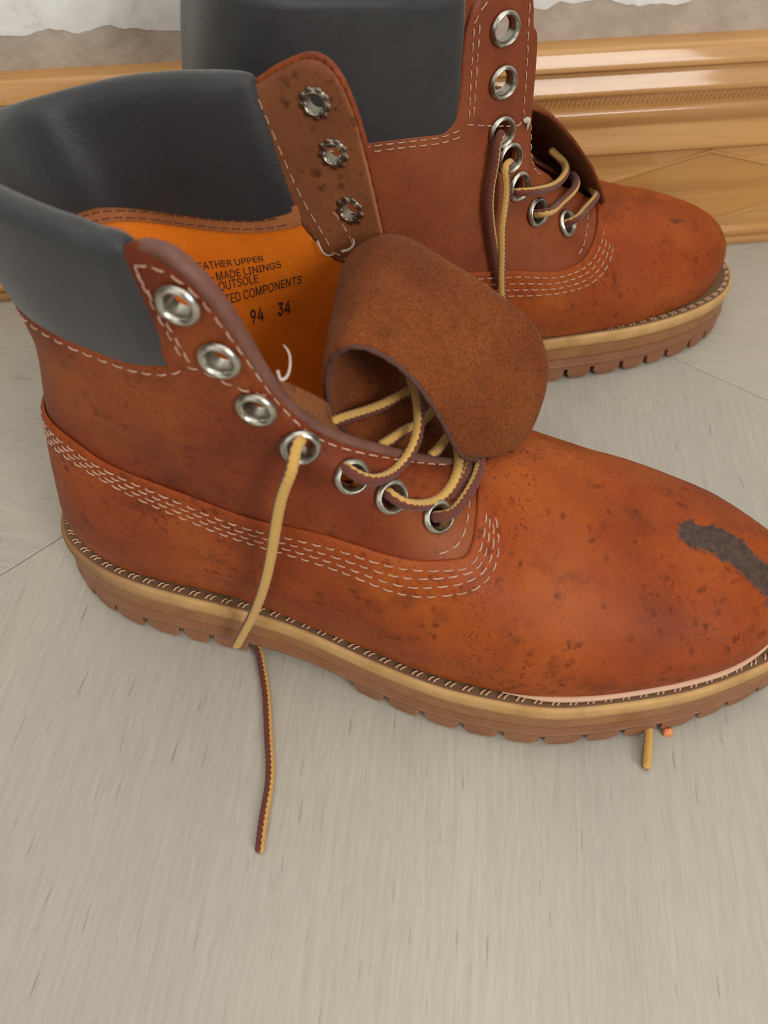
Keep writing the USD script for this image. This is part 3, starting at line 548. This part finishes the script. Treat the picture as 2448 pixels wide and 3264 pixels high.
def collar_mesh(sh, u0, u1, vs, h0=.0012, h1=.0058, vt=lambda u: 1.0, fade=.55, slant=0.0):
    us = np.linspace(u0, u1, 110); out = []
    for u in us:
        k0 = max(0, 1 - (u - u0) / 1.2) ** 1.5; k1 = max(0, 1 - (u1 - u) / 1.2) ** 1.5; v0 = vs(u); a = min(1, min(u - u0, u1 - u) / fade + .0); k = math.sqrt(max(.0, 1 - (1 - a) ** 2)); hm = h0 + (h1 - h0) * k
        vv = np.linspace(v0, vt(u), 12); uu = u + slant * (k1 - k0) * np.linspace(1, 0, 12); c = sh.S(uu, vv) - sh.N(uu, vv) * .0026
        N = sh.N(uu, vv); up = c[-1] - c[-3]; up /= np.linalg.norm(up); pts = []
        prof = h0 + (hm - h0) * np.clip(np.sin(np.linspace(.06, .5, 12) * np.pi) ** .7, 0, 1)
        for i in range(12): pts.append(c[i] + N[i] * prof[i])
        for t in np.linspace(0, np.pi, 9)[1:-1]: pts.append(c[-1] + N[-1] * prof[-1] * math.cos(t) + up * prof[-1] * .9 * math.sin(t))
        for i in range(11, -1, -1): pts.append(c[i] - N[i] * prof[i] * 1.15)
        out.append(pts)
    P = np.array(out); P = np.concatenate([P, P[:, :1]], 1); m = grid_mesh(P); k = P.shape[1]; v = np.asarray(m.vertices); f = [np.asarray(m.faces)]
    for r in (0, len(us) - 1):
        c = len(v); v = np.vstack([v, v[r * k:(r + 1) * k - 1].mean(0)]); i = r * k + np.arange(k - 1); f.append(np.stack([np.full(k - 1, c), i, i + 1], 1))
    m = trimesh.Trimesh(v, np.vstack(f), process=False); m.merge_vertices(digits_vertex=6); trimesh.repair.fix_normals(m); return outward(m)
def strip(near_edge, far_edge, n=60, k=15, bulge=.004, t=.0026, wave=.0008):
    a, b = spline(near_edge, n), spline(far_edge, n); w = np.linspace(0, 1, k)[None, :, None]; P = a[:, None] * (1 - w) + b[:, None] * w
    du = np.gradient(P, axis=0); dv = np.gradient(P, axis=1); N = np.cross(du, dv); N /= np.maximum(np.linalg.norm(N, axis=2, keepdims=True), 1e-9)
    P = P + N * (bulge * np.sin(np.pi * w) + wave * (meshkit.fbm(P * 45, 3) - .5)[..., None] * 2)
    tt = np.full((n, k), t); tt[:, 0] = tt[:, -1] = t * .45; tt[:, 1] = tt[:, -2] = t * .9; tt[-1] = t * .45; tt[-2] = t * .9
    return thick_grid(P, tt)

# ------------------------------------------------------------------ the two boots
AN = math.radians(-10)
NEAR_AT, NEAR_ROT = (-.14, .238, 0), -10.0
fy = math.radians(20.0); FAR_AT, FAR_ROT = (.2085 - .316 * math.cos(fy), .447 - .316 * math.sin(fy), 0), 20.0
flip = lambda pts: [(-u, v) for u, v in pts]
def between(a, b, w, n=70):
    A, B = chaikin(a, 2), chaikin(b, 2); sc = np.array([SU, SV]); A, _ = resample(A * sc, 1e-4); B, _ = resample(B * sc, 1e-4); t = np.linspace(0, 1, n)
    pick = lambda q: np.stack([np.interp(t, np.linspace(0, 1, len(q)), q[:, k]) for k in (0, 1)], 1)
    return (pick(A) * (1 - w) + pick(B) * w) / sc
def seam_rows(bt, parent, sh, r1, r4, off, thread):
    for k in range(4): obj('stitch_row', stitches(sh, between(r1, r4, k / 3), off, n=0, phase=(k % 2) * .5), thread, parent, smooth=True, kind='stuff')

# ---- near boot
nb = thing('work_boot', NEAR_AT, NEAR_ROT, label='worn orange brown leather work boot in front, collar gaping open, grey scuff on its toe', cat='boot', group='pair of work boots')
build_sole(nb, False)
edge_a = [(0, .505), (1, .510), (2.08, .518), (2.68, .474), (3.6, .452), (4.46, .437), (5.11, .432), (5.77, .448), (6.73, .521), (7.65, .602), (8.5, .592), (8.84, .588), (8.94, .604), (9.05, .660), (9.13, .745), (9.20, .852), (9.30, .947), (9.5, 1.0)]
ea = chaikin(edge_a, 2).tolist()
vamp_poly = ea + [(15, 1), (15, 0), (-15, 0), (-15, 1)] + flip(ea)[::-1]
vamp = obj('vamp', patch(near, vamp_poly, .0016, .0002, seamless=True, wrinkle=.0012), mVamp, nb, smooth=50)
seam_rows(nb, vamp, near, [(.2, .490), (1, .494), (2.0, .500), (2.5, .472), (3.27, .443), (3.91, .424), (4.57, .407), (5.38, .409), (6.26, .450), (7.11, .522), (7.85, .566), (8.5, .560), (8.82, .552), (8.98, .572), (9.10, .612), (9.19, .67), (9.25, .74)],
          [(.2, .452), (1, .456), (2.0, .464), (2.56, .440), (3.08, .412), (3.84, .380), (4.65, .358), (5.95, .370), (7.19, .440), (8.58, .476), (8.88, .480), (9.20, .522), (9.38, .588), (9.41, .66), (9.38, .735)], .0018, mThread)
low_a = [(0, .53), (2.1, .475), (3.6, .40), (5.1, .38), (6.7, .45), (8.5, .54), (9.4, .60), (9.9, .75), (9.95, .92)]
top_a = [(9.55, .985), (8.5, .986), (7.5, .986), (6.5, .988), (5.6, .99), (5.0, .992), (4.5, .997), (4.2, .992), (4.17, .95), (4.17, .908), (4.32, .866), (4.42, .832)]
eye_a = [(8.54, .752), (7.93, .835), (7.45, .865), (6.70, .842), (5.98, .826), (5.53, .883), (5.05, .938)]
qa = obj('quarter', patch(near, low_a + top_a + [(3.6, .843), (2.87, .853), (1.5, .853), (0, .845)], .0, -.0022, holes=[(u, v, .0037) for u, v in eye_a], wrinkle=.0010), mQuart, nb, smooth=50, label='outer side panel, red brown, with seven eyelets')
for k, pts in enumerate(([(4.42, .974), (5.1, .972), (5.46, .970), (5.79, .954), (6.15, .938), (6.43, .924), (6.62, .928), (6.95, .934), (7.45, .955), (8.02, .965), (8.9, .968)], [(4.42, .974), (4.52, .93), (4.72, .877), (4.86, .840)], [(4.42, .965), (4.62, .925), (4.82, .88), (4.94, .845)],
                         [(4.86, .838), (5.07, .838), (5.53, .832), (5.95, .854), (6.42, .922)], [(.3, .832), (1.5, .840), (2.87, .840), (3.59, .828), (4.4, .815), (4.86, .835)], [(9.10, .92), (9.05, .80), (8.98, .72), (8.88, .66), (8.74, .625), (8.45, .612)])):
    obj('stitch_row', stitches(near, pts, .0002), mThread, qa, smooth=True, kind='stuff')
for k, (u, v) in enumerate(eye_a): obj('eyelet', eyelet_mesh(near, u, v, .0058 if k < 3 else .0062, .0034), mMetal, nb, smooth=True)
p, N = uvline(near, [(4.16, .975), (4.35, .990), (5.0, .992), (6, .99), (7, .99), (8, .99), (9.3, .985), (9.7, .97)], -.0020)
obj('facing_binding', tube(p[::3], .0027 * np.clip(.45 + np.arange(len(p[::3])) / 14, 0, 1), 12, ref=N[::3], flat=.85), mBind, nb, smooth=True)
top_b = [(-9.55, .985), (-8.5, .986), (-7.5, .986), (-6.5, .988), (-5.6, .99), (-5.0, .994), (-4.6, .998), (-4.1, .998), (-3.78, .990), (-3.80, .961), (-3.98, .922), (-4.2, .847), (-4.3, .832)]
eye_b = [(-4.67, .955), (-4.93, .908), (-5.28, .855)]
qb = obj('quarter', patch(near, flip(low_a) + top_b + [(-3.6, .835), (-1.5, .845), (0, .845)], .0, -.0022, holes=[(u, v, .0030) for u, v in eye_b]), mQuart, nb, smooth=50, label='inner side panel with its upright lacing flap')
fl_poly = [(-3.72, .985), (-3.80, .961), (-3.95, .922), (-4.22, .847), (-4.5, .78), (-4.82, .717), (-5.1, .712), (-5.3, .728), (-5.6, .722), (-5.9, .741), (-6.2, .738), (-6.45, .765), (-6.72, .80), (-6.75, .9), (-6.6, .982), (-5.6, .986), (-5.0, .990), (-4.6, .994), (-4.1, .992)]
fb = obj('flap_lining', patch(near, fl_poly, -.0023, -.0040, holes=[(u, v, .0034) for u, v in eye_b], wrinkle=.001), mFlesh, nb, smooth=50)
for pts in ([(-3.95, .975), (-4.15, .922), (-4.42, .847), (-4.85, .75), (-4.98, .73)], [(-4.9, .825), (-5.3, .80), (-5.75, .80), (-6.1, .815), (-6.4, .85)], [(-4.95, .728), (-5.3, .742), (-5.9, .752), (-6.4, .775)]):
    obj('stitch_row', stitches(near, pts, -.0042, length=.0030), mThreadD, fb, smooth=True, kind='stuff')
for u, v in eye_b:                                     # the clenched backs of the eyelets: a ring of petals round a tube
    c, n = near.S(u, v)[0], -near.N(u, v)[0]; a = np.cross(n, [0, 0, 1]); a /= np.linalg.norm(a); b = np.cross(n, a); ms = []
    for k in range(9):
        t = 2 * np.pi * k / 9 + .2; m = trimesh.creation.icosphere(2, 1.0); m.vertices *= (.0013, .00125, .00045); R = np.eye(4); e = math.cos(t) * a + math.sin(t) * b
        R[:3, 0], R[:3, 1], R[:3, 2] = e, np.cross(n, e), n; R[:3, 3] = c + n * .0045 + e * .0039; m.apply_transform(R); ms.append(m)
    ring = trimesh.creation.revolve([(.0029, .0005), (.0030, .0046), (.0034, .0050), (.0042, .0047), (.0046, .0042)], sections=36); R = np.eye(4); R[:3, 0], R[:3, 1], R[:3, 2] = a, b, n; R[:3, 3] = c; ring.apply_transform(R)
    obj('eyelet_back', join(ms + [ring]), mMetalD, nb, smooth=40)
lin = obj('lining', patch(near, [(-9, .02), (-4.5, .02), (0, .02), (4.5, .02), (9, .02), (9, .68), (6.5, .68), (5, .80), (4.4, .82), (2.5, .845), (0, .845), (-2, .845), (-4.3, .842), (-4.36, .81), (-4.7, .74), (-4.9, .725), (-6.3, .735), (-8, .78), (-9, .8)], -.0025, -.0036, step=.004), mLining, nb, smooth=50)
Am = np.array([[-.0071769505, 6.842085e-05], [-.0011121838, -.00142174496], [.737647514, 1.4468762]])
def printed(text, right, cap, sx=.73, ang=13.0, bold=False):
    m = meshkit.text_mesh(text, 1.0, .02, bold=bold); v = np.asarray(m.vertices); t = math.radians(ang); x1 = v[:, 0].max()
    px = np.array(right) + ((v[:, :1] - x1) * cap * sx) * np.array([math.cos(t), -math.sin(t)]) + (v[:, 1:2] * cap) * np.array([-math.sin(t) * .6, -math.cos(t)])
    uv = np.c_[px, np.ones(len(px))] @ Am; P = near.S(uv[:, 0], uv[:, 1]) + near.N(uv[:, 0], uv[:, 1]) * (-.00365 - .00018 * (v[:, 2] > .01))[:, None]
    q = trimesh.Trimesh(P, m.faces, process=False); q.invert(); obj('printed_line', q, mPrint, lin, smooth=False)
printed('LEATHER UPPER', (566, 559), 18); printed('MAN-MADE LININGS', (601, 579), 18); printed('OUTSOLE', (556, 611), 18); printed('IMPORTED COMPONENTS', (649, 617), 18)
printed('94', (568, 686), 24, .8, 8, True); printed('34', (634, 676), 24, .8, 8, True)
obj('lining_band', patch(near, [(1.2, .803), (-2, .803), (-4.42, .800), (-4.36, .842), (-2, .846), (1.2, .846)], -.0037, -.0043, step=.003, edge=.0003), mBand, nb, smooth=50)
obj('stitch_row', stitches(near, [(.8, .832), (-2, .832), (-4.2, .828)], -.0045, .0026, .0016), mStitchDark, lin, smooth=True, kind='stuff')
obj('stitch_row', stitches(near, [(.8, .815), (-2, .815), (-4.2, .811)], -.0045, .0026, .0016, phase=.5), mStitchDark, lin, smooth=True, kind='stuff')
obj('collar', collar_mesh(near, -3.92, 4.3, slant=.42, vt=lambda u: np.interp(u, [-4.0, -2.5, 3.0, 4.5], [.990, 1, 1, .985]), h1=.0050, vs= lambda u: np.interp(u, [-4.5, -3.6, -1.5, 0, 1.5, 2.87, 3.6, 4.5], [.838, .832, .842, .842, .85, .85, .84, .83])), mCollar, nb, smooth=60)
tongue_n = [(.175, -.015, .0930), (.155, -.0205, .1075), (.1335, -.022, .1215), (.1278, -.021, .1400), (.1296, -.020, .1497), (.136, -.020, .156), (.1458, -.020, .1538), (.1558, -.020, .1445), (.1652, -.020, .1285), (.1718, -.019, .115), (.1772, -.013, .1085), (.184, -.004, .1040)]
tongue_f = [(.175, .015, .0960), (.153, .025, .1165), (.131, .031, .1340), (.124, .034, .1490), (.130, .032, .158), (.140, .030, .163), (.152, .028, .161), (.166, .026, .154), (.182, .025, .144), (.1935, .024, .131), (.1955, .014, .1125), (.1915, .006, .1040)]
tg = obj('tongue', strip(tongue_n, tongue_f, 90, 19, .0016, .0026, .0022), mTongue, nb, smooth=60, label='suede tongue folded over forwards')
q = spline(tongue_n, 90)[14:-8]; obj('cut_edge', tube(q, .00085 + .00018 * np.sin(np.arange(len(q)) * 1.9), 8), mCut, tg, smooth=True)
g1 = near.S(np.linspace(-4.9, -8.3, 40), np.full(40, .74) + np.linspace(0, .2, 40)) - near.N(np.linspace(-4.9, -8.3, 40), np.full(40, .8)) * .0035
g2 = spline([(.140, .030, .162), (.128, .032, .156), (.123, .033, .147), (.129, .030, .127), (.150, .024, .107)], 40)
obj('gusset', strip(g1[::4], g2[::4], 30, 9, -.004, .0016, .001), mFlesh, nb, smooth=60)
g1 = near.S(np.linspace(6.3, 8.9, 40), np.full(40, .95)) - near.N(np.linspace(6.3, 8.9, 40), np.full(40, .95)) * .0035
g2 = spline([(.1285, -.0205, .132), (.1315, -.0215, .121), (.150, -.020, .105), (.168, -.016, .093)], 40)
obj('gusset', strip(g1[::4], g2[::4], 30, 7, .003, .0014, .0006), mFlesh, nb, smooth=60)
p, N = uvline(near, [(9.6, .0), (11, .0), (13, .0), (15, .0)], .0026); p2 = p[::4] + np.array([0, 0, .0022]); r = .00135 * np.clip(np.linspace(0, 6, len(p2)), .15, 1)
obj('pale_rand', tube(p2, r, 9, ref=N[::4]), mRand, nb, smooth=True)
def frays(name_parent, lines, r=.0005):
    for pts in lines:
        q = spline(pts, 30); rr = r * (1.4 if len(pts) > 5 else .9) * (1 - .75 * np.linspace(0, 1, 30) ** 2); obj('frayed_thread', tube(q, rr, 7, flat=.6), mFray, name_parent, smooth=True)
frays(nb, [[(.1192, -.0400, .1610), (.1200, -.0405, .1585), (.1214, -.0400, .1590), (.1224, -.0385, .1620), (.1220, -.0370, .1655), (.1206, -.0365, .1675)], [(.1122, .0372, .1535), (.1136, .0366, .1505), (.1155, .0364, .1488), (.1180, .0366, .1492)], [(.1210, .0358, .1512), (.1240, .0352, .1528), (.1255, .0355, .1550), (.1250, .0360, .1565)]], .0006)

L = [[(.1241, -.0421, .1365), (.1256, -.0471, .1416), (.1251, -.0500, .1408), (.1246, -.0540, .1370), (.1217, -.0555, .1285), (.1166, -.0560, .1059), (.1100, -.0550, .0774), (.1010, -.0515, .0491), (.0890, -.0475, .0172)],
     [(.1276, -.0270, .1279), (.1299, -.0240, .1281), (.1397, -.0120, .1241), (.1461, -.0040, .1224), (.1520, .0040, .1215), (.1568, .0100, .1230)],
     [(.1372, -.0390, .1233), (.1383, -.0434, .1284), (.1424, -.0447, .1271), (.1471, -.0429, .1245), (.1525, -.0330, .1201), (.1563, -.0240, .1226), (.1562, -.0140, .1255), (.1532, -.0020, .1255), (.1500, .0060, .1253)],
     [(.1451, -.0250, .1206), (.1475, -.0220, .1204), (.1529, -.0120, .1176), (.1560, -.0070, .1155), (.1594, .0010, .1147), (.1625, .0060, .1167)],
     [(.1611, -.0180, .1120), (.1627, -.0140, .1105), (.1661, -.0060, .1109), (.1698, .0020, .1117)],
     [(.1506, -.0374, .1123), (.1514, -.0420, .1175), (.1547, -.0435, .1167), (.1584, -.0422, .1142), (.1652, -.0335, .1073), (.1698, -.0250, .1072), (.1706, -.0140, .1083), (.1685, -.0060, .1091)],
     [(.1661, -.0337, .0999), (.1665, -.0383, .1054), (.1693, -.0383, .1066), (.1721, -.0345, .1056), (.1757, -.0265, .1068), (.1776, -.0175, .1066), (.1774, -.0090, .1057), (.1755, -.0010, .1054)],
     [(.1693, -.0300, .1043), (.1727, -.0205, .1064), (.1737, -.0135, .1058), (.1724, -.0050, .1054)],
     [(.086, -.022, .0050), (.0904, -.0347, .0040), (.0945, -.0400, .0028), (.0985, -.0480, .0021), (.1034, -.0597, .0020), (.1097, -.0791, .0020), (.114, -.0936, .0020), (.1156, -.1078, .0020), (.1175, -.1211, .0020)],
     [(.2575, -.044, .0050), (.2577, -.051, .0040), (.2568, -.0647, .0024)]]
ln = thing('bootlace', NEAR_AT, NEAR_ROT, label='loose two-tone yellow and brown lace of the front boot, its ends trailing on the floor', cat='bootlace')
for path, ph in zip(L, [.46, .3, .42, .3, .3, .36, .36, .5, .56, .3]):
    m, uv = lace_mesh([path], [ph]); obj('lace_strand', m, mLace, ln, smooth=True, uv=uv)

# ---- far boot
fbt = thing('work_boot', FAR_AT, FAR_ROT, label='less worn red brown leather work boot behind, standing upright beside the skirting board', cat='boot', group='pair of work boots')
build_sole(fbt, True)
edge_f = [(0, .52), (1.5, .47), (3.15, .388), (4.47, .370), (5.52, .368), (6.7, .390), (7.6, .418), (8.3, .434), (8.8, .440), (9.1, .458), (9.52, .526), (9.91, .607), (10.25, .72), (10.4, .85), (10.4, 1.0)]
ef = chaikin(edge_f, 2).tolist(); sh = far_shell
vampf = obj('vamp', patch(sh, ef + [(15, 1), (15, 0), (-15, 0), (-15, 1)] + flip(ef)[::-1], .0016, .0002, seamless=True, wrinkle=.001), mVampF, fbt, smooth=50)
seam_rows(fbt, vampf, sh, [(2.5, .40), (4.47, .350), (5.61, .350), (6.35, .360), (7.36, .388), (8.53, .405), (9.12, .420), (9.5, .467), (9.86, .535), (10.1, .60)], [(2.5, .33), (4.47, .278), (6.33, .279), (7.06, .292), (8.1, .312), (9.1, .322), (9.6, .364), (9.98, .431), (10.22, .51)], .0018, mThread)
low_f = [(0, .47), (1.5, .42), (3.15, .34), (5.5, .32), (6.7, .34), (8.3, .385), (9.3, .42), (9.9, .52), (10.5, .68)]
top_f = [(10.55, .72), (10.2, .80), (9.6, .88), (9.0, .94), (8.3, .985), (7, .985), (6.35, .975), (6.14, .95), (6.03, .963), (5.88, .974), (5.6, .979), (5.25, .977), (5.05, .968), (4.95, .945), (4.92, .915), (4.92, .877), (4.84, .838), (4.6, .820)]
eye_f = [(8.58, .663), (7.4, .71), (6.42, .690), (5.94, .745), (5.66, .802), (5.57, .875), (5.51, .93)]
qf = patch(sh, low_f + top_f + [(3.5, .830), (1.5, .838), (0, .838)], .0, -.0024, holes=[(u, v, .0044) for u, v in eye_f])
q1 = obj('quarter', qf, mQuartF, fbt, smooth=50, label='inner side panel facing out, with seven eyelets')
obj('quarter', patch(sh, flip(low_f) + flip(top_f) + [(-3.5, .830), (-1.5, .838), (0, .838)], .0, -.0024, holes=[(-u, v, .0044) for u, v in eye_f[4:]]), mQuartF, fbt, smooth=50, label='outer side panel, turned to the wall')
for pts in ([(5.90, .955), (5.94, .930), (6.0, .914), (6.07, .877), (6.12, .841), (6.4, .87), (7.2, .93), (8.0, .955)], [(5.06, .945), (5.06, .914), (5.06, .875), (5.08, .825)], [(5.14, .945), (5.14, .914), (5.14, .875), (5.14, .83)], [(5.06, .950), (5.2, .964), (5.5, .967), (5.75, .965), (5.90, .955)],
            [(5.06, .825), (5.47, .812), (5.93, .815), (6.12, .836)], [(9.85, .72), (9.6, .66), (9.36, .58), (9.1, .515), (8.85, .48)], [(1.5, .828), (3.48, .819), (3.98, .813), (4.6, .808), (5.06, .822)], [(1.5, .812), (3.48, .804), (3.98, .798), (4.6, .793), (5.0, .805)]):
    obj('stitch_row', stitches(sh, pts, .0002), mThread, q1, smooth=True, kind='stuff')
for u, v in eye_f: obj('eyelet', eyelet_mesh(sh, u, v, .0067, .0043), mMetal, fbt, smooth=True)
for u, v in eye_f[4:]: obj('eyelet', eyelet_mesh(sh, -u, v, .0067, .0043), mMetal, fbt, smooth=True)
obj('lining', patch(sh, [(-9, .02), (-4.5, .02), (0, .02), (4.5, .02), (9, .02), (9, .55), (6.5, .60), (5, .77), (4.4, .82), (0, .83), (-4.4, .82), (-5, .77), (-6.5, .60), (-9, .55)], -.0027, -.0038, step=.004), mLining, fbt, smooth=50)
obj('collar', collar_mesh(sh, -4.95, 4.95, vt=lambda u: np.interp(abs(u), [0, 3.8, 4.95], [1, 1, .978]), vs= lambda u: np.interp(abs(u), [0, 1.5, 3.5, 4.6, 5], [.834, .834, .826, .816, .82])), mCollar, fbt, smooth=60)
ft_n = [(.186, -.012, .094), (.168, -.020, .108), (.153, -.022, .126), (.148, -.022, .1405), (.154, -.021, .1462), (.1645, -.021, .1425), (.176, -.021, .1335), (.188, -.021, .1195), (.199, -.020, .1045), (.2075, -.018, .0895), (.2090, -.008, .0860)]
ft_f = [(.186, .012, .094), (.166, .020, .107), (.148, .026, .122), (.142, .030, .132), (.146, .032, .136), (.155, .032, .131), (.165, .032, .122), (.176, .031, .110), (.187, .028, .099), (.197, .022, .090), (.203, .008, .087)]
obj('tongue', strip(ft_n, ft_f, 80, 15, .003, .0034, .001), mTongue, fbt, smooth=60, label='tongue bent forwards over the laces')
frays(fbt, [[tuple(sh.S(6.15, .84)[0] + sh.N(6.15, .84)[0] * .0008), tuple(sh.S(6.22, .85)[0] + sh.N(6.2, .84)[0] * .002), tuple(sh.S(6.3, .84)[0] + sh.N(6.2, .84)[0] * .0012)]], .0013)
F = [[(.1325, -.0375, .1440), (.1315, -.0410, .1475), (.1293, -.0431, .1452), (.1285, -.0442, .1381), (.1269, -.0458, .1288), (.1266, -.0473, .1185), (.1283, -.0486, .1075), (.1302, -.0494, .0987), (.1329, -.0501, .0878), (.1347, -.0507, .0776)],
     [(.1375, -.0375, .1315), (.1365, -.0425, .1350), (.1331, -.0460, .1353), (.1336, -.0472, .1283), (.1333, -.0489, .1178), (.1326, -.0500, .1098), (.1331, -.0511, .1005), (.1341, -.0522, .0860), (.1352, -.0527, .0765), (.1366, -.0532, .0677)],
     [(.1415, -.0385, .1180), (.1423, -.0440, .1212), (.1470, -.0445, .1208), (.1520, -.0426, .1194), (.1707, -.0280, .1116), (.1793, -.0210, .1119), (.1830, -.0120, .1124), (.1789, -.0040, .1161)],
     [(.1545, -.0375, .1050), (.1565, -.0425, .1075), (.1605, -.0428, .1076), (.1724, -.0320, .1039), (.1828, -.0250, .1045), (.1881, -.0180, .1050), (.1899, -.0100, .1045)],
     [(.1740, -.0335, .0930), (.1760, -.0378, .0965), (.1800, -.0374, .0975), (.1880, -.0300, .0957), (.1973, -.0230, .0958), (.2019, -.0170, .0953), (.2031, -.0100, .0940)]]
lf = thing('bootlace', FAR_AT, FAR_ROT, label='two-tone lace of the boot behind, two ends hanging straight down its side', cat='bootlace')
for path, ph in zip(F, [.75, .2, .35, .8, .35]):
    m, uv = lace_mesh([path], [ph]); obj('lace_strand', m, mLace, lf, smooth=True, uv=uv)

cr = trimesh.creation.icosphere(2, 1.0); cr.vertices *= (.0022, .0018, .0017); cr.vertices += (meshkit.fbm(cr.vertices * 900, 2)[:, None] - .5) * .0016; cr.apply_translation((.1138, .1455, .0016))
tag(obj('crumb', cr, plain('orange_crumb', (.75, .27, .09), .6), None, smooth=40), 'tiny bright orange crumb on the floor beside the sole of the front boot', 'crumb')
